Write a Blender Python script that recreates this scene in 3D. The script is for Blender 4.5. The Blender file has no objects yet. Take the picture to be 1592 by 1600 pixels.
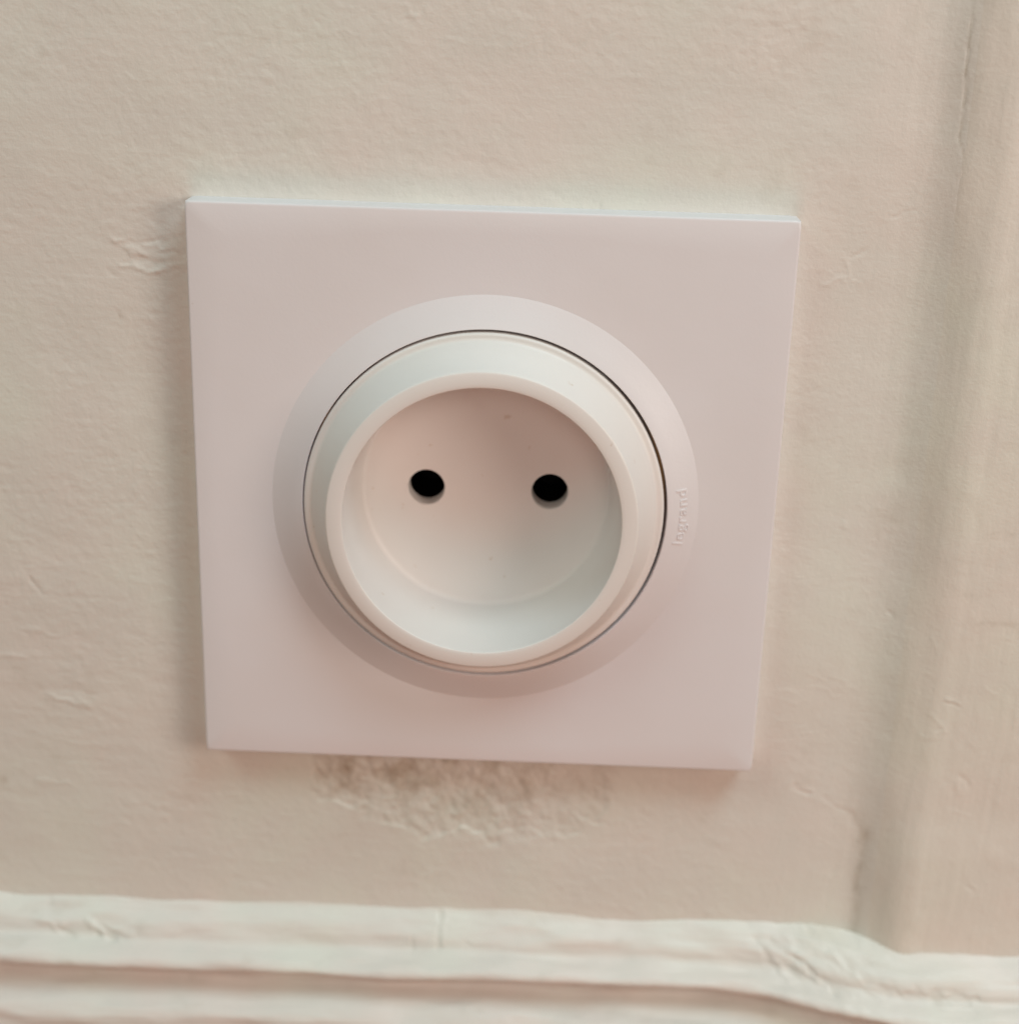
import bpy, bmesh, math
import numpy as np
from mathutils import Matrix, Vector

scene = bpy.context.scene
MM = 0.001

# ------------------------------------------------------------------ camera
# world: x right, z up, the wall faces -y.  h (mm) = distance out of the face plate's front
cam_data = bpy.data.cameras.new('camera')
cam = bpy.data.objects.new('camera', cam_data)
scene.collection.objects.link(cam)
RIGHT = Vector((0.9991771686, 0.0280087704, 0.0293341866))
DOWN = Vector((0.0368828499, -0.3266211561, -0.9444354270))
FWD = Vector((-0.0168713091, 0.9447402443, -0.3273854453))
rotm = Matrix((RIGHT, -DOWN, -FWD)).transposed()
cam.matrix_world = Matrix.Translation(Vector((6.992, -197.284, 67.21)) * MM) @ rotm.to_4x4()
cam_data.sensor_fit = 'HORIZONTAL'
cam_data.sensor_width = 36.0
cam_data.lens = 2362.8 / 1592 * 36.0
cam_data.clip_start = 0.01
cam_data.clip_end = 20.0
cam_data.dof.use_dof = True
cam_data.dof.focus_distance = 0.199
cam_data.dof.aperture_fstop = 12.0
scene.camera = cam

# ------------------------------------------------------------------ light
world = bpy.data.worlds.new('World')
scene.world = world
world.use_nodes = True
bg = world.node_tree.nodes['Background']
bg.inputs['Color'].default_value = (1.0, 0.50, 0.22, 1)
bg.inputs['Strength'].default_value = 0.085


def area_lamp(name, loc, target, size, power, color, size_y=None):
    d = bpy.data.lights.new(name, 'AREA')
    d.shape = 'RECTANGLE' if size_y else 'DISK'
    d.size = size
    if size_y:
        d.size_y = size_y
    d.energy = power
    d.color = color
    o = bpy.data.objects.new(name, d)
    scene.collection.objects.link(o)
    o.location = loc
    o.rotation_euler = (Vector(target) - Vector(loc)).to_track_quat('-Z', 'Y').to_euler()
    return o


# cool soft light from two ceiling lamps, the warm room in front at the right, a little warm light off the floor
area_lamp('ceiling_light_left', (-0.650, -0.545, 0.849), (0, 0, 0), 0.50, 2.971, (0.778, 1.000, 0.912))
area_lamp('ceiling_light_right', (0.450, -0.450, 1.018), (0, 0, 0), 0.50, 5.602, (0.728, 0.937, 1.000))
area_lamp('room_light', (0.462, -0.361, 0.125), (0, 0, 0), 0.25, 1.235, (1.000, 0.816, 0.689))
area_lamp('front_light', (0.000, -1.159, 0.311), (0, 0, 0), 0.50, 2.613, (1.000, 0.853, 0.765))
area_lamp('floor_return', (0.000, -0.919, -0.771), (0, 0, 0), 0.50, 1.100, (1.000, 0.179, 0.045))

scene.view_settings.view_transform = 'Standard'
scene.view_settings.look = 'None'
scene.view_settings.exposure = 0.10
scene.view_settings.gamma = 1.0

# ------------------------------------------------------------------ noise (numpy)


def vnoise(x, z, seed):
    rng = np.random.default_rng(seed)
    T = rng.random((256, 256)).astype(np.float64) * 2 - 1
    xi = np.floor(x).astype(np.int64)
    zi = np.floor(z).astype(np.int64)
    fx = x - xi
    fz = z - zi
    ux = fx * fx * fx * (fx * (fx * 6 - 15) + 10)
    uz = fz * fz * fz * (fz * (fz * 6 - 15) + 10)
    a = T[xi & 255, zi & 255]
    b = T[(xi + 1) & 255, zi & 255]
    c = T[xi & 255, (zi + 1) & 255]
    d = T[(xi + 1) & 255, (zi + 1) & 255]
    return (a * (1 - ux) + b * ux) * (1 - uz) + (c * (1 - ux) + d * ux) * uz


def fbm(x, z, seed, octaves=3, gain=0.5):
    s = 0
    a = 1.0
    for k in range(octaves):
        # each octave turned, so that the lattice never shows
        t = 0.5 + 1.1 * k
        xr = x * math.cos(t) - z * math.sin(t)
        zr = x * math.sin(t) + z * math.cos(t)
        s = s + a * vnoise(xr * 2 ** k + 17.3 * k, zr * 2 ** k - 9.1 * k, seed + k)
        a *= gain
    return s


def streak(x, z, ang, lx, lz, seed, octaves=2):
    c, s = math.cos(ang), math.sin(ang)
    u, v = x * c + z * s, -x * s + z * c
    v = v + 0.25 * lz * fbm(x / 6, z / 6, seed + 50, 2)
    r = 0
    a = 1.0
    for k in range(octaves):
        r = r + a * vnoise(u / lx * 1.7 ** k + 31 * k, v / lz * 2 ** k - 11 * k, seed + k)
        a *= 0.55
    return r


def sstep(a, b, v):
    t = np.clip((v - a) / (b - a), 0, 1)
    return t * t * (3 - 2 * t)


def segments(x, z, rows):
    """Sum of soft strokes (x1, z1, x2, z2, width, height), tapering at both ends."""
    out = np.zeros_like(x)
    for i, (x1, z1, x2, z2, w, a) in enumerate(rows):
        L = math.hypot(x2 - x1, z2 - z1)
        m = (np.abs(x - (x1 + x2) / 2) < L / 2 + 4 * w + .5) & (np.abs(z - (z1 + z2) / 2) < L / 2 + 4 * w + .5)
        if not m.any():
            continue
        xs, zs = x[m], z[m]
        xs = xs + 0.38 * vnoise(xs / 1.1, zs / 1.1, 700 + i)
        zs = zs + 0.38 * vnoise(xs / 1.1 + 9, zs / 1.1, 740 + i)
        ux, uz = (x2 - x1) / L, (z2 - z1) / L
        t = (xs - x1) * ux + (zs - z1) * uz
        d = -(xs - x1) * uz + (zs - z1) * ux
        ww = w * (0.75 + 0.35 * vnoise(t / 1.3, t * 0 + i, 777))
        over = np.maximum(np.maximum(-t, t - L), 0)
        out[m] += a * np.exp(-(d / ww) ** 2 - (over / (w * 1.2)) ** 2)
    return out


def polyline_dist(x, z, pts):
    best = np.full_like(x, 1e9)
    for (x1, z1), (x2, z2) in zip(pts[:-1], pts[1:]):
        L2 = (x2 - x1) ** 2 + (z2 - z1) ** 2
        t = np.clip(((x - x1) * (x2 - x1) + (z - z1) * (z2 - z1)) / L2, 0, 1)
        best = np.minimum(best, np.hypot(x - x1 - t * (x2 - x1), z - z1 - t * (z2 - z1)))
    return best


def axis(lo, a, b, hi, fine, coarse):
    """Sample positions: fine between a and b, growing coarser outwards."""
    mid = list(np.arange(a, b + fine * .5, fine))
    left, right = [], []
    s, p = fine, a
    while p > lo:
        s = min(s * 1.18, coarse)
        p -= s
        left.append(max(p, lo))
    s, p = fine, mid[-1]
    while p < hi:
        s = min(s * 1.18, coarse)
        p += s
        right.append(min(p, hi))
    return np.array(left[::-1] + mid + right)


# ------------------------------------------------------------------ materials


def nodes_of(name):
    m = bpy.data.materials.new(name)
    m.use_nodes = True
    nt = m.node_tree
    return m, nt, nt.nodes['Principled BSDF']


def N(nt, kind, **kw):
    n = nt.nodes.new(kind)
    for k, v in kw.items():
        setattr(n, k, v)
    return n


def mapping(nt, scale, rot=(0, 0, 0)):
    tc = N(nt, 'ShaderNodeTexCoord')
    mp = N(nt, 'ShaderNodeMapping')
    mp.inputs['Scale'].default_value = scale
    mp.inputs['Rotation'].default_value = rot
    nt.links.new(tc.outputs['Object'], mp.inputs['Vector'])
    return mp.outputs['Vector']


def noise(nt, vec, scale, detail=3, rough=0.5):
    n = N(nt, 'ShaderNodeTexNoise')
    n.inputs['Scale'].default_value = scale
    n.inputs['Detail'].default_value = detail
    n.inputs['Roughness'].default_value = rough
    nt.links.new(vec, n.inputs['Vector'])
    return n


def mix(nt, fac, a, b, blend='MIX'):
    n = N(nt, 'ShaderNodeMix', data_type='RGBA', blend_type=blend)
    for sock, v in ((n.inputs[0], fac), (n.inputs[6], a), (n.inputs[7], b)):
        if isinstance(v, (int, float)):
            sock.default_value = v
        elif isinstance(v, tuple):
            sock.default_value = (*v, 1)
        else:
            nt.links.new(v, sock)
    return n.outputs[2]


def ramp(nt, fac, lo, hi):
    n = N(nt, 'ShaderNodeMapRange')
    n.interpolation_type = 'SMOOTHSTEP'
    n.inputs['From Min'].default_value = lo
    n.inputs['From Max'].default_value = hi
    nt.links.new(fac, n.inputs['Value'])
    return n.outputs['Result']


def bump(nt, height, dist, normal=None, strength=1.0):
    b = N(nt, 'ShaderNodeBump')
    b.inputs['Strength'].default_value = strength
    b.inputs['Distance'].default_value = dist
    nt.links.new(height, b.inputs['Height'])
    if normal is not None:
        nt.links.new(normal, b.inputs['Normal'])
    return b.outputs['Normal']


def paint(name, base, rough, brush):
    """Old brushed oil paint; brush = object-space scale that stretches the brush marks."""
    m, nt, p = nodes_of(name)
    v = mapping(nt, (1, 1, 1))
    big = noise(nt, v, 28, 2)
    mid = noise(nt, v, 95, 3)
    warm = (base[0] * 1.0, base[1] * 0.955, base[2] * 0.935)
    green = (base[0] * 0.975, base[1] * 1.0, base[2] * 0.96)
    col = mix(nt, ramp(nt, big.outputs['Fac'], .38, .62), warm, green)
    col = mix(nt, ramp(nt, mid.outputs['Fac'], .3, .75), col,
              (base[0] * .96, base[1] * .95, base[2] * .93))
    at = N(nt, 'ShaderNodeAttribute', attribute_name='stain')
    dirt = noise(nt, mapping(nt, (1.0, 1, .7)), 650, 5, .65)
    dcol = mix(nt, ramp(nt, dirt.outputs['Fac'], .35, .65), (base[0] * .74, base[1] * .68, base[2] * .60),
               (base[0] * .56, base[1] * .50, base[2] * .42))
    col = mix(nt, at.outputs['Fac'], col, dcol)
    nt.links.new(col, p.inputs['Base Color'])
    rn = noise(nt, v, 160, 3)
    rr = N(nt, 'ShaderNodeMapRange')
    rr.inputs['To Min'].default_value = rough - .08
    rr.inputs['To Max'].default_value = rough + .1
    nt.links.new(rn.outputs['Fac'], rr.inputs['Value'])
    nt.links.new(rr.outputs['Result'], p.inputs['Roughness'])
    p.inputs['Specular IOR Level'].default_value = 0.4
    st = noise(nt, mapping(nt, brush), 1.0, 4, .6)
    n1 = bump(nt, st.outputs['Fac'], 0.000022)
    gr = noise(nt, v, 1900, 3, .6)
    n2 = bump(nt, gr.outputs['Fac'], 0.00005, n1)
    nt.links.new(n2, p.inputs['Normal'])
    return m


def plastic(name, base, rough, speck):
    m, nt, p = nodes_of(name)
    v = mapping(nt, (1, 1, 1))
    sp = noise(nt, v, 620, 2, .5)
    tone = noise(nt, v, 45, 3, .5)
    col = mix(nt, ramp(nt, tone.outputs['Fac'], .3, .7), base, (base[0] * .985, base[1] * .975, base[2] * .965))
    col = mix(nt, ramp(nt, sp.outputs['Fac'], speck, speck + .08), col, (base[0] * .86, base[1] * .80, base[2] * .74))
    nt.links.new(col, p.inputs['Base Color'])
    rn = noise(nt, v, 120, 4)
    rr = N(nt, 'ShaderNodeMapRange')
    rr.inputs['To Min'].default_value = rough - .04
    rr.inputs['To Max'].default_value = rough + .06
    nt.links.new(rn.outputs['Fac'], rr.inputs['Value'])
    nt.links.new(rr.outputs['Result'], p.inputs['Roughness'])
    p.inputs['Specular IOR Level'].default_value = 0.45
    gr = noise(nt, v, 2600, 2, .5)
    n1 = bump(nt, gr.outputs['Fac'], 0.000010)
    wav = noise(nt, v, 130, 2, .4)
    nt.links.new(bump(nt, wav.outputs['Fac'], 0.00006, n1), p.inputs['Normal'])
    return m


WALL_PAINT = paint('wall_paint', (0.712, 0.710, 0.680), 0.50, (260, 260, 1500))
BOARD_PAINT = paint('board_paint', (0.722, 0.710, 0.668), 0.48, (1300, 1300, 170))
SKIRT_PAINT = paint('skirting_paint', (0.735, 0.722, 0.70), 0.42, (90, 700, 700))
PLATE = plastic('plate_plastic', (0.755, 0.748, 0.782), 0.36, .80)
INSERT = plastic('insert_plastic', (0.775, 0.762, 0.752), 0.40, .72)
DARK, _nt, _p = nodes_of('dark_cavity')
_p.inputs['Base Color'].default_value = (0.006, 0.006, 0.006, 1)
_p.inputs['Roughness'].default_value = 0.9
_p.inputs['Specular IOR Level'].default_value = 0.0

# ------------------------------------------------------------------ object helpers


def link(name, me, parent=None):
    o = bpy.data.objects.new(name, me)
    scene.collection.objects.link(o)
    if parent:
        o.parent = parent
    return o


def tag(o, label, cat, kind=None):
    o['label'] = label
    o['category'] = cat
    if kind:
        o['kind'] = kind


def grid_object(name, X, H, Z, mat, stain=None, drop=None):
    """A sheet from 2-D arrays in mm (x, h out of the wall, z); drop = faces to leave out."""
    nz, nx = X.shape
    co = np.empty((nz * nx, 3), np.float32)
    co[:, 0] = X.ravel() * MM
    co[:, 1] = -H.ravel() * MM
    co[:, 2] = Z.ravel() * MM
    idx = np.arange(nz * nx).reshape(nz, nx)
    f = np.stack([idx[:-1, :-1], idx[:-1, 1:], idx[1:, 1:], idx[1:, :-1]], -1).reshape(-1, 4)
    if drop is not None:
        f = f[~drop.ravel()]
    me = bpy.data.meshes.new(name)
    me.vertices.add(len(co))
    me.vertices.foreach_set('co', co.ravel())
    me.loops.add(f.size)
    me.loops.foreach_set('vertex_index', f.ravel().astype(np.int32))
    me.polygons.add(len(f))
    me.polygons.foreach_set('loop_start', np.arange(0, f.size, 4, dtype=np.int32))
    me.polygons.foreach_set('loop_total', np.full(len(f), 4, np.int32))
    me.update(calc_edges=True)
    me.polygons.foreach_set('use_smooth', np.ones(len(f), bool))
    if stain is not None:
        a = me.attributes.new('stain', 'FLOAT', 'POINT')
        a.data.foreach_set('value', stain.ravel().astype(np.float32))
    me.materials.append(mat)
    me.validate()
    return link(name, me)


def ring_verts(bm, r, h, cx=0, cz=0, n=256):
    return [bm.verts.new(((cx + r * math.cos(2 * math.pi * k / n)) * MM, -h * MM,
                          (cz + r * math.sin(2 * math.pi * k / n)) * MM)) for k in range(n)]


def lathe(bm, prof, cx=0, cz=0, n=256, mats=None):
    rings = [ring_verts(bm, r, h, cx, cz, n) for r, h in prof]
    for i, (a, b) in enumerate(zip(rings[:-1], rings[1:])):
        for k in range(n):
            f = bm.faces.new((a[k], a[(k + 1) % n], b[(k + 1) % n], b[k]))
            if mats:
                f.material_index = mats[i]
    return rings


def arc(cx, cy, r, a0, a1, n=6):
    return [(cx + r * math.cos(math.radians(a0 + (a1 - a0) * k / n)),
             cy + r * math.sin(math.radians(a0 + (a1 - a0) * k / n))) for k in range(n + 1)]


def finish(name, bm, mats, parent, sharp=32):
    bmesh.ops.recalc_face_normals(bm, faces=bm.faces)
    me = bpy.data.meshes.new(name)
    bm.to_mesh(me)
    bm.free()
    for m in mats:
        me.materials.append(m)
    me.polygons.foreach_set('use_smooth', np.ones(len(me.polygons), bool))
    me.set_sharp_from_angle(angle=math.radians(sharp))
    return link(name, me, parent)


# ------------------------------------------------------------------ the wall
WALL_H = -4.4
WALL_MARKS = [
    (-50.9, 34.0, -49.0, 33.6, 0.35, 0.16), (-49.2, 32.9, -47.0, 31.9, 0.40, 0.20),
    (-48.9, 33.8, -43.7, 33.6, 0.30, -0.14), (-49.9, 30.4, -45.3, 29.8, 0.35, 0.20),
    (-45.3, 30.1, -41.6, 30.8, 0.30, 0.15), (-47.3, 31.3, -44.3, 31.0, 0.50, -0.15),
    (-46.3, 33.2, -44.1, 32.8, 0.40, 0.12), (-44.4, 32.1, -41.1, 32.4, 0.40, -0.15),
    (-51.4, 29.5, -50.8, 29.0, 0.30, -0.12), (-65.5, -15.6, -64.4, -17.2, 0.30, -0.20),
    (-63.7, -34.6, -58.5, -35.5, 0.70, 0.22), (-67.2, -23.4, -62.5, -24.4, 0.50, 0.10),
    (-71.4, -27.9, -67.6, -28.1, 0.50, 0.15), (-66.7, -48.7, -62.3, -49.0, 0.50, 0.15),
    (-62.2, -33.2, -57.4, -33.7, 0.40, -0.10), (-54.6, -51.8, -54.1, -52.6, 0.40, -0.12),
    (44.9, 31.3, 46.9, 31.9, 0.25, 0.12), (46.8, 31.8, 49.0, 31.4, 0.25, 0.14),
    (47.0, 34.4, 47.6, 32.1, 0.30, 0.12), (47.5, 34.7, 49.4, 35.7, 0.30, -0.12),
    (52.3, 40.3, 55.2, 41.4, 0.30, -0.10), (41.7, 33.4, 45.3, 32.7, 0.30, 0.06),
    (47.6, -25.9, 50.3, -27.0, 0.30, 0.07), (49.0, -27.7, 52.4, -29.6, 0.30, 0.07),
    (51.1, -26.0, 54.3, -27.7, 0.30, 0.07), (43.0, -28.8, 45.8, -29.0, 0.30, 0.06),
    (43.6, -30.2, 46.4, -30.5, 0.30, 0.06), (47.1, -35.5, 48.5, -35.9, 0.30, 0.08),
    (47.2, -44.5, 49.8, -45.5, 0.35, -0.20), (49.4, -45.1, 50.2, -45.5, 0.30, 0.12),
    (52.0, -46.5, 56.3, -48.9, 0.50, -0.12), (25.9, -63.8, 26.5, -64.5, 0.40, -0.15),
    (47.2, -44.5, 53.2, -47.3, 1.00, 0.08), (50.4, -2.7, 50.8, -3.0, 0.30, 0.10),
    (57.7, -15.4, 58.2, -15.8, 0.40, -0.15), (44.0, 31.3, 45.5, 30.9, 0.30, 0.06),
    (-39.5, -12.4, -38.1, -12.9, 0.40, 0.06), (-50.8, 23.7, -50.5, 23.1, 0.40, -0.12),
    (-11.4, 64.6, -10.6, 63.5, 0.30, 0.12), (-6.4, 60.9, -4.8, 60.6, 0.40, 0.08),
    (15.0, 57.0, 19.2, 56.8, 0.30, 0.06), (-19.6, 57.3, -18.9, 56.4, 0.30, 0.07),
    (13.4, 39.2, 14.1, 40.2, 0.25, -0.15), (6.4, 40.5, 7.1, 40.2, 0.25, -0.15),
]
CRACK = [(59.2, 70), (59.2, 64.0), (59.2, 62.5), (59.3, 59.4), (59.5, 55.8), (59.6, 51.8), (59.4, 50.9),
         (60.2, 48.6), (60.4, 46.6), (60.3, 43.7), (60.1, 39)]
CORNER = [(56.2, -48.7), (57.3, -50.3), (58.6, -52.5), (58.4, -55.2), (58.0, -58.6), (58.0, -63.1), (58.3, -68.9)]


def board_step(x, z):
    """The wall swelling out into the upright board: soft below, a rounded outer edge."""
    w = 0.28 * fbm(z / 20 + 4, z * 0, 140, 2)
    x = x + w * sstep(56, 60, x)
    low = sstep(-46, -54, z)                                  # sharper corner near the skirting
    a = sstep(53.4, 66.2, x)
    b = sstep(56.2, 65.9, x)
    return 3.7 * (a * .6 + b * .4) * (1 - low) + 4.0 * (a * .3 + b * .7) * low + .08 * np.exp(-((x - 66.4) / 1.2) ** 2)


def wall_relief(x, z, seam_on=True):
    vert = sstep(38, 50, x)                                   # brushed upright beside the board
    h = 0.18 * fbm(x / 26, z / 22, 3, 2) + 0.045 * fbm(x / 7, z / 6, 8, 2)
    h += 0.022 * (1 - .45 * vert) * fbm(x / 1.15, z / 0.95, 21, 3, .62) * (.8 + .5 * fbm(x / 12, z / 12, 25, 2))
    h += 0.008 * (1 - vert) * streak(x, z, -0.06, 8, 0.7, 33)
    h += 0.008 * (1 - vert) * streak(x, z, -0.75, 1.8, 0.6, 61)
    h += 0.012 * vert * streak(x, z, 1.50, 12, 0.8, 44)
    # broader brush ridges low on the left
    low = sstep(-10, -25, z) * sstep(-35, -45, x)
    h += 0.018 * low * streak(x, z, -0.12, 8, 1.6, 71)
    h += 0.55 * segments(x, z, WALL_MARKS)
    # rough patch of torn paint under the plate
    edge = 1.6 * fbm(x / 3, z / 2.2, 90, 3)
    bottom = -55.2 + 0.012 * (x + 1.5) ** 2 - 1.0 * sstep(6, 12, x) * sstep(20, 14, x)
    inside = sstep(-1.2, .8, z - bottom + edge) * sstep(-25.5, -22.5, x + edge * .6) * sstep(21.0, 18.0, x - edge * .6)
    inside = inside * sstep(-36, -40, z)
    h -= 0.16 * inside
    h += inside * (.4 + .6 * sstep(18, -2, x)) * (0.085 * streak(x, z, 2.1, 2.6, 1.3, 95) + 0.10 * fbm(x / 1.7, z / 1.4, 97, 4, .62))
    rim = inside * (1 - inside) * 4
    h += 0.12 * rim * np.clip(.3 + fbm(x / 2, z / 2, 99, 2), 0, 1)
    h += board_step(x, z)
    # an open seam against the board high up, painted shut lower down
    if seam_on:
        seam = sstep(38, 44, z)
        h -= sstep(60.3, 60.8, x) * (.05 * seam + .012)
        cd = polyline_dist(x + .12 * vnoise(x, z / .5, 5), z, CRACK)
        h -= 0.15 * np.exp(-(cd / .13) ** 2) * seam * (0.55 + .45 * vnoise(x * 0, z / 1.7, 6))
    cd = polyline_dist(x, z, CORNER)
    h -= 0.09 * np.exp(-(cd / .9) ** 2) * sstep(-47, -50, z)
    return h, inside


def wall_stain(x, z, inside):
    s = inside * np.clip(.34 + .18 * streak(x, z, 1.9, 4, 1.6, 102) + .55 * fbm(x / 2.6, z / 2.4, 104, 4, .6), 0, 1)
    s *= .85 * (sstep(-58, -45, z) * .75 + .15) * (.35 + .65 * sstep(17, -3, x))
    for cx, rx, a in ((-15.5, 5.0, .30), (-9.5, 2.5, .22), (-2.0, 5.0, .18), (7.3, 1.2, .28), (15.0, 1.6, .25), (18.4, 2.2, .30), (-20, 3, .25)):
        s += .65 * a * np.exp(-((x - cx) / rx) ** 2 - ((z + 43.5) / 3.2) ** 2) * np.clip(.75 + .5 * fbm(x / 1.6, z / 5, 111, 2), 0, 1.3) * sstep(-38, -40, z)
    s += .55 * np.exp(-((x + 72.3) / .75) ** 2 - ((z + 48.8) / .75) ** 2)
    s += .30 * np.exp(-((x + 50.6) / .45) ** 2 - ((z - 23.4) / .5) ** 2)
    cd = polyline_dist(x, z, CRACK)
    s += .75 * np.exp(-(cd / .13) ** 2) * sstep(41, 44, z) * np.clip(.5 + .8 * vnoise(x * 0, z / 1.2, 16), 0, 1)
    cd = polyline_dist(x, z, CORNER)
    s += .16 * np.exp(-(cd / .6) ** 2)
    s += .42 * np.exp(-((x - 58.3 - .3 * (z + 52)) / .7) ** 2 - ((z + 51.9) / 1.5) ** 2) + .28 * np.exp(-((x - 58.3) / .9) ** 2) * sstep(-52, -57, z) * np.clip(.7 + fbm(x, z / 2, 130, 2), 0, 1)
    s += .25 * np.clip(fbm(x / 5, z / 5, 120, 3) - .75, 0, 1)
    return np.clip(s, 0, 1)


xa = axis(-420, -84, 60.6, 60.9, 0.24, 12)
za = axis(-80, -73, 71, 420, 0.24, 12)
X, Z = np.meshgrid(xa, za)
rel, inside = wall_relief(X, Z)
xc = (X[:-1, :-1] + X[1:, 1:]) / 2
zc = (Z[:-1, :-1] + Z[1:, 1:]) / 2
wall = grid_object('wall', X, WALL_H + rel, Z, WALL_PAINT, wall_stain(X, Z, inside), np.hypot(xc, zc) < 30)
tag(wall, 'cream painted plaster wall with brush marks and a scraped patch under the socket', 'wall', 'structure')

# ------------------------------------------------------------------ the board at the right
BOARD_MARKS = [
    (66.9, -27.2, 68.8, -27.9, 0.30, 0.20), (67.2, -28.1, 68.7, -28.7, 0.35, -0.14),
    (65.2, -30.0, 67.3, -32.2, 0.45, 0.14), (63.8, -33.8, 67.0, -33.1, 0.40, 0.08),
    (70.6, -39.5, 71.6, -41.2, 0.40, -0.20), (69.9, -41.0, 70.8, -42.3, 0.50, 0.14),
    (72.3, -25.1, 74.0, -26.2, 0.35, 0.10), (73.9, -58.1, 75.4, -59.2, 0.40, -0.16),
    (74.6, -57.7, 75.8, -59.2, 0.40, 0.12), (70.3, -45.3, 72.8, -46.5, 0.40, 0.08),
    (63.8, -18.7, 64.8, -19.4, 0.40, 0.10), (73.5, -17.3, 74.9, -17.6, 0.30, 0.06),
    (60.6, -38.1, 61.9, -39.3, 0.40, -0.08), (66.2, 17.7, 67.4, 12.4, 0.40, 0.05),
]
xa = axis(59.2, 59.2, 92, 420, 0.24, 12)
za = axis(-80, -73, 71, 420, 0.24, 12)
X, Z = np.meshgrid(xa, za)
base, _ = wall_relief(X, Z, False)
base = base - board_step(X, Z)
keep = sstep(64, 60.5, X)
own = 0.14 * fbm(X / 14, Z / 24, 150, 2) + 0.018 * fbm(X / 1.9, Z / 2.2, 152, 3)
own += 0.022 * streak(X, Z, 1.53, 14, 0.9, 155, 3) + .42 * segments(X, Z, BOARD_MARKS)
Hb = WALL_H + board_step(X, Z) + keep * base + (1 - keep) * own - sstep(60.35, 59.8, X) * (.05 * sstep(38, 44, Z) + .015)
Hb += 0.06 * sstep(64, 66, X) * np.clip(fbm(X / 3.2, Z / 4, 158, 2) - .35, 0, 1)
Sb = np.zeros_like(X)
for x1, x2, z0, a in ((69.7, 75.0, -15.4, .22), (67.4, 70.5, -11.2, .14), (69.3, 73.1, -1.9, .16)):
    Sb += a * np.exp(-((Z - z0 + .15 * vnoise(X / 1.2, Z, 160)) / .35) ** 2) * sstep(x1 - 1, x1 + .6, X) * sstep(x2 + 1.2, x2 - .5, X) * np.clip(.7 + fbm(X / .8, Z / .6, 161, 2), 0, 1.3)
Sb += .2 * np.clip(fbm(X / 5, Z / 7, 162, 3) - .8, 0, 1)
board = grid_object('corner_board', X, Hb, Z, BOARD_PAINT, np.clip(Sb, 0, 1))
tag(board, 'raised upright board painted cream, with a rounded edge, right of the socket', 'board')

# ------------------------------------------------------------------ the skirting board
PROFILE = [(-14.0, -66.9), (-5.6, -67.0), (-5.0, -67.3), (-4.8, -67.9), (-4.4, -68.6), (-3.5, -69.35), (-2.3, -70.3), (-1.5, -71.4), (-1.15, -72.5), (-0.9, -73.3), (-0.1, -73.85),
           (1.0, -74.2), (2.1, -74.75), (2.7, -75.6), (2.5, -76.6), (1.0, -77.5), (-1.0, -78.4), (-2.1, -79.6), (-1.9, -81.0), (-0.6, -82.0),
           (0.9, -82.7), (2.2, -83.3), (3.1, -84.1), (3.5, -85.2), (3.4, -87.0), (3.0, -90.0), (2.6, -96.0),
           (2.5, -110.0), (2.5, -140.0)]
pp = np.array(PROFILE)
for _ in range(3):                                            # round the moulding off (corner cutting)
    q = np.empty((2 * len(pp) - 2, 2))
    q[0::2] = .75 * pp[:-1] + .25 * pp[1:]
    q[1::2] = .25 * pp[:-1] + .75 * pp[1:]
    pp = np.vstack([pp[:1], q, pp[-1:]])
sl = np.r_[0, np.cumsum(np.hypot(*np.diff(pp, axis=0).T))]
s_new = np.r_[np.arange(0, 42, 0.22), np.arange(42, sl[-1], 4.0), sl[-1]]
ph, pz = np.interp(s_new, sl, pp[:, 0]), np.interp(s_new, sl, pp[:, 1])
xa = axis(-420, -92, 100, 420, 0.30, 12)
S0 = 8.0                                                      # where the moulding leaves the wall
X, S = np.meshgrid(xa, s_new - S0)
PH = np.repeat(ph[:, None], len(xa), 1)
PZ = np.repeat(pz[:, None], len(xa), 1)
tang = np.gradient(pp, axis=0)
dh, dz = np.gradient(ph), np.gradient(pz)
ln = np.hypot(dh, dz) + 1e-9
nh, nz = (-dz / ln)[:, None], (dh / ln)[:, None]              # outward normal of the profile
out = sstep(34, 72, X + .6 * fbm(X / 9, S / 6, 170, 2))
lump = 0.40 * fbm(X / 13, S / 3.6, 180, 2) + 0.07 * fbm(X / 5, S / 2.2, 183, 3) + 0.03 * streak(X, S, 0.0, 9, .8, 186)
SK_MARKS = [(-67, 6.6, -64, 7.4, 0.7, .25), (-64.5, 8.0, -62.5, 8.4, .5, -.25), (-59.5, 6.5, -57.5, 8.2, .7, .35),
            (-58.5, 8.4, -55.8, 8.8, .45, -.3), (-56, 7.2, -53.5, 8.0, .7, .25), (-66.5, 3.0, -66.3, 3.8, .3, -.15),
            (-5.6, 3.2, -5.3, 8.0, .45, -.15), (-4.7, 3.0, -4.5, 7.2, .5, .08), (-9.6, 7.0, -9.4, 8.4, .3, -.15),
            (-1.5, 7.6, 1.0, 8.2, .4, -.12), (-66, 16.6, -63.5, 17.6, .5, -.25), (-26.5, 16.6, -24.5, 17.2, .5, -.2),
            (-21, 17.0, -19, 18.0, .5, -.2), (-41, 17.0, -39, 17.6, .5, -.12),
            (43.5, 4.6, 46, 7.6, .9, -.20), (46.0, 4.4, 50, 6.2, .9, -.26), (49.5, 6.2, 52.5, 7.8, .7, -.24), (50.0, 7.8, 53.5, 8.8, 1.0, .30),
            (46.5, 7.2, 48.5, 9.4, .9, .22), (53.5, 8.8, 55, 9.6, .5, -.22), (55.5, 4.6, 58.5, 7.0, .7, .16), (58, 6.4, 64, 7.6, 1.2, -.22),
            (66, 7.6, 76, 8.0, .8, -.22), (71, 9.2, 78, 9.4, .6, .15), (44, 2.4, 54, 3.0, 1.2, .18), (50.5, 1.2, 52, 1.6, .4, -.2)]
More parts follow.
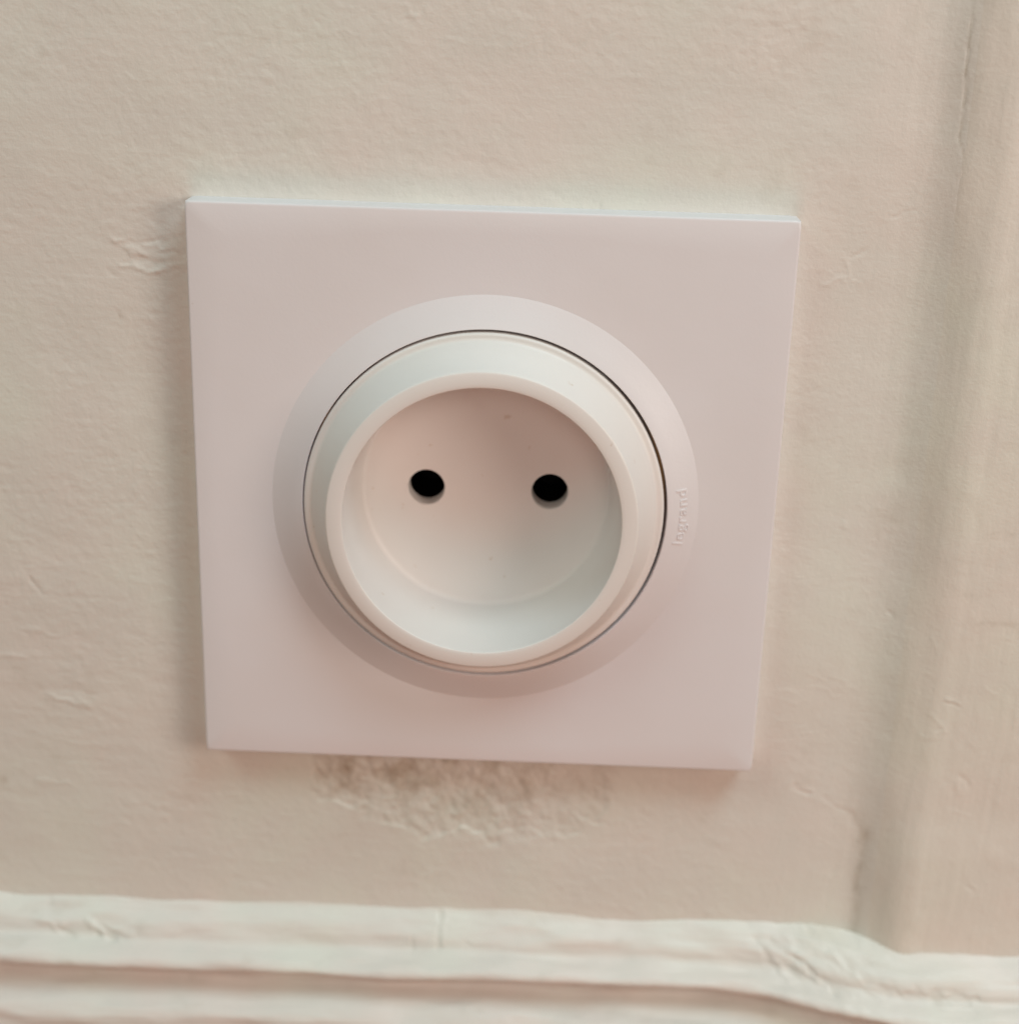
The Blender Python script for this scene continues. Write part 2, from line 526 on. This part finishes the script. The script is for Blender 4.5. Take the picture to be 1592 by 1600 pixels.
lump += segments(X, S, SK_MARKS) + .13 * sstep(41, 48, X) * sstep(68, 58, X) * fbm(X / 3.4, S / 2.6, 190, 3)
lump *= sstep(0.2, 2.0, S)
sag = -1.6 * out - 0.35 * fbm(X / 30, X * 0, 193, 2) - 0.010 * (X - 0) * 0
lead = sstep(0.6, 3.2, S)                                     # its top edge hugs the wall, also round the corner
Hs = PH + nh * lump + 5.2 * out * lead + (board_step(X, X * 0 - 68) + .1) * (1 - lead)
Zs = PZ + nz * lump + sag + 0.25 * fbm(X / 5, X * 0 + .5, 196, 2) * sstep(3, 1, S)
Ss = np.clip(.55 * np.clip(-segments(X, S, SK_MARKS), 0, 1) + .3 * np.clip(fbm(X / 5, S / 3, 198, 3) - .7, 0, 1)
             + .30 * np.exp(-((X - 53.5) / 3.5) ** 2 - ((S - 1.7) / 1.0) ** 2), 0, 1)
skirt = grid_object('skirting_board', X, Hs, Zs, SKIRT_PAINT, Ss)
tag(skirt, 'thickly painted white moulded skirting board along the foot of the wall', 'skirting board')

# ------------------------------------------------------------------ the socket
socket = bpy.data.objects.new('wall_socket', None)
scene.collection.objects.link(socket)
socket.location = (0, -WALL_H * MM, 0)
tag(socket, 'white two pin wall socket with square face plate and round recessed well', 'wall socket')
inv = Matrix.Translation(-Vector(socket.location))
CX, CZ = -0.03, -0.37                                         # the round parts sit a touch low in the plate


def place(o):
    o.data.transform(inv)
    return o


# face plate: square with softened front edge, open in the middle
bm = bmesh.new()
RO = 29.2


def square_ring(half, h, corner, n=256):
    vs = []
    for k in range(n):
        a = 2 * math.pi * k / n
        c, s = math.cos(a), math.sin(a)
        e = 1 / max(abs(c), abs(s))
        x, z = c * e * half, s * e * half
        # round the corner
        q = half - corner
        if abs(x) > q and abs(z) > q:
            dx, dz = abs(x) - q, abs(z) - q
            d = math.hypot(dx, dz)
            x = math.copysign(q + dx / d * corner, x)
            z = math.copysign(q + dz / d * corner, z)
        vs.append(bm.verts.new((x * MM, -h * MM, z * MM)))
    return vs


NP = 512
rings = [ring_verts(bm, 29.0, -2.0, CX, CZ, NP), ring_verts(bm, 29.0, 0.0, CX, CZ, NP)]
for t in (.25, .5, .75):
    r0 = ring_verts(bm, RO, 0, CX, CZ, NP)
    r1 = square_ring(39.65, 0, .25, NP)
    for v0, v1 in zip(r0, r1):
        v0.co = v0.co.lerp(v1.co, t)
    for v1 in r1:
        bm.verts.remove(v1)
    rings.append(r0)
for half, h, c in ((39.65, 0, .25), (39.80, -.03, .28), (39.91, -.10, .3), (39.97, -.22, .32), (40.0, -.4, .35), (40.05, -5.6, .4)):
    rings.append(square_ring(half, h, c, NP))
for a, b in zip(rings[:-1], rings[1:]):
    for k in range(NP):
        bm.faces.new((a[k], a[(k + 1) % NP], b[(k + 1) % NP], b[k]))
place(finish('face_plate', bm, [PLATE], socket, 50))

# trim ring: shallow cone rising from the plate to the gap
RING = [(29.6, -0.6), (29.42, -0.02), (29.33, 0.02), (29.2, 0.06)]
RING += [(29.2 - t * 3.95, 0.06 + t * 1.46) for t in (.33, .66, 1)]
RING += [(25.10, 1.55), (25.02, 1.50), (24.99, 1.38), (24.99, -4.0)]
bm = bmesh.new()
lathe(bm, RING, CX + .07, CZ, 320)
ring = place(finish('trim_ring', bm, [PLATE], socket, 40))

# raised lettering on the ring, bent along it
cu = bpy.data.curves.new('lettering', 'FONT')
cu.body = 'legrand'
cu.size = 2.05
cu.extrude = 0.06
cu.bevel_depth = 0.018
cu.bevel_resolution = 1
cu.resolution_u = 6
cu.align_x = 'CENTER'
cu.space_character = 1.12
tmp = bpy.data.objects.new('lettering', cu)
scene.collection.objects.link(tmp)
bpy.context.view_layer.update()
me = bpy.data.meshes.new_from_object(tmp.evaluated_get(bpy.context.evaluated_depsgraph_get()))
bpy.data.objects.remove(tmp)
me.name = 'lettering'
co = np.empty(len(me.vertices) * 3)
me.vertices.foreach_get('co', co)
co = co.reshape(-1, 3)
u = co[:, 0] - (co[:, 0].max() + co[:, 0].min()) / 2
u *= 8.1 / (u.max() - u.min())
r = 27.75 - co[:, 1]
ang = math.radians(-.7) + u / 27.4
hh = 0.06 + (29.2 - r) / 3.95 * 1.46 + co[:, 2] + 0.02
co = np.stack([(CX + .07 + r * np.cos(ang)) * MM, -hh * MM, (CZ + r * np.sin(ang)) * MM], 1)
me.vertices.foreach_set('co', co.ravel())
me.materials.clear()
me.materials.append(PLATE)
me.polygons.foreach_set('material_index', np.zeros(len(me.polygons), np.int32))
me.update()
let = link('lettering', me, ring)
place(let)

# insert: rounded lip, cone, flat rim, tapered well and its floor
RIM_H, FLOOR_H = 7.6, -7.15
IX = CX - .07
INS = [(24.72, -4.5), (24.72, 1.05)] + arc(24.27, 1.05, .45, 0, 85, 8)
INS += [(24.10, 1.48), (23.82, 1.48), (23.60, 1.60)]
INS += [(23.25, 2.30), (22.80, 2.95), (22.30, 3.80), (21.85, 4.75), (21.45, 5.75), (21.12, 6.75)]
INS += [(20.98, 7.22), (20.92, 7.42), (20.82, 7.54), (20.66, 7.60)]
INS += [(19.3, 7.60), (18.82, 7.60), (18.73, 7.57), (18.68, 7.50), (18.65, 7.38)]
INS += [(18.3, 3.0), (17.95, -2.0), (17.72, -6.25), (17.62, -6.62), (17.42, -6.92), (17.14, -7.09), (16.8, FLOOR_H)]
bm = bmesh.new()
rings = lathe(bm, INS, IX, CZ - .08, 288)
loops = [rings[-1]]
HOLE_X, HOLE_R = 8.80, 2.72
HC = [(IX + .30 - HOLE_X, CZ + .03), (IX + .30 + HOLE_X, CZ + .03)]
for hx, hz in HC:
    loops.append(ring_verts(bm, HOLE_R, FLOOR_H, hx, hz, 64))
edges = []
for L in loops:
    for k in range(len(L)):
        e = bm.edges.get((L[k], L[(k + 1) % len(L)])) or bm.edges.new((L[k], L[(k + 1) % len(L)]))
        edges.append(e)
bmesh.ops.triangle_fill(bm, use_beauty=True, use_dissolve=False, edges=edges)
place(finish('socket_insert', bm, [INSERT], socket, 40))

# pin holes: short plastic sleeve, then a dark chamber
for hx, hz in HC:
    bm = bmesh.new()
    F = FLOOR_H
    prof = [(HOLE_R, F), (HOLE_R - .06, F - .03), (HOLE_R - .12, F - .12), (HOLE_R - .14, F - .3), (HOLE_R - .18, F - 2.9),
            (HOLE_R + .5, F - 2.95), (HOLE_R + .5, F - 14), (.05, F - 14)]
    lathe(bm, prof, hx, hz, 64, [0, 0, 0, 0, 1, 1, 1])
    place(finish('pin_hole', bm, [INSERT, DARK], socket, 40))
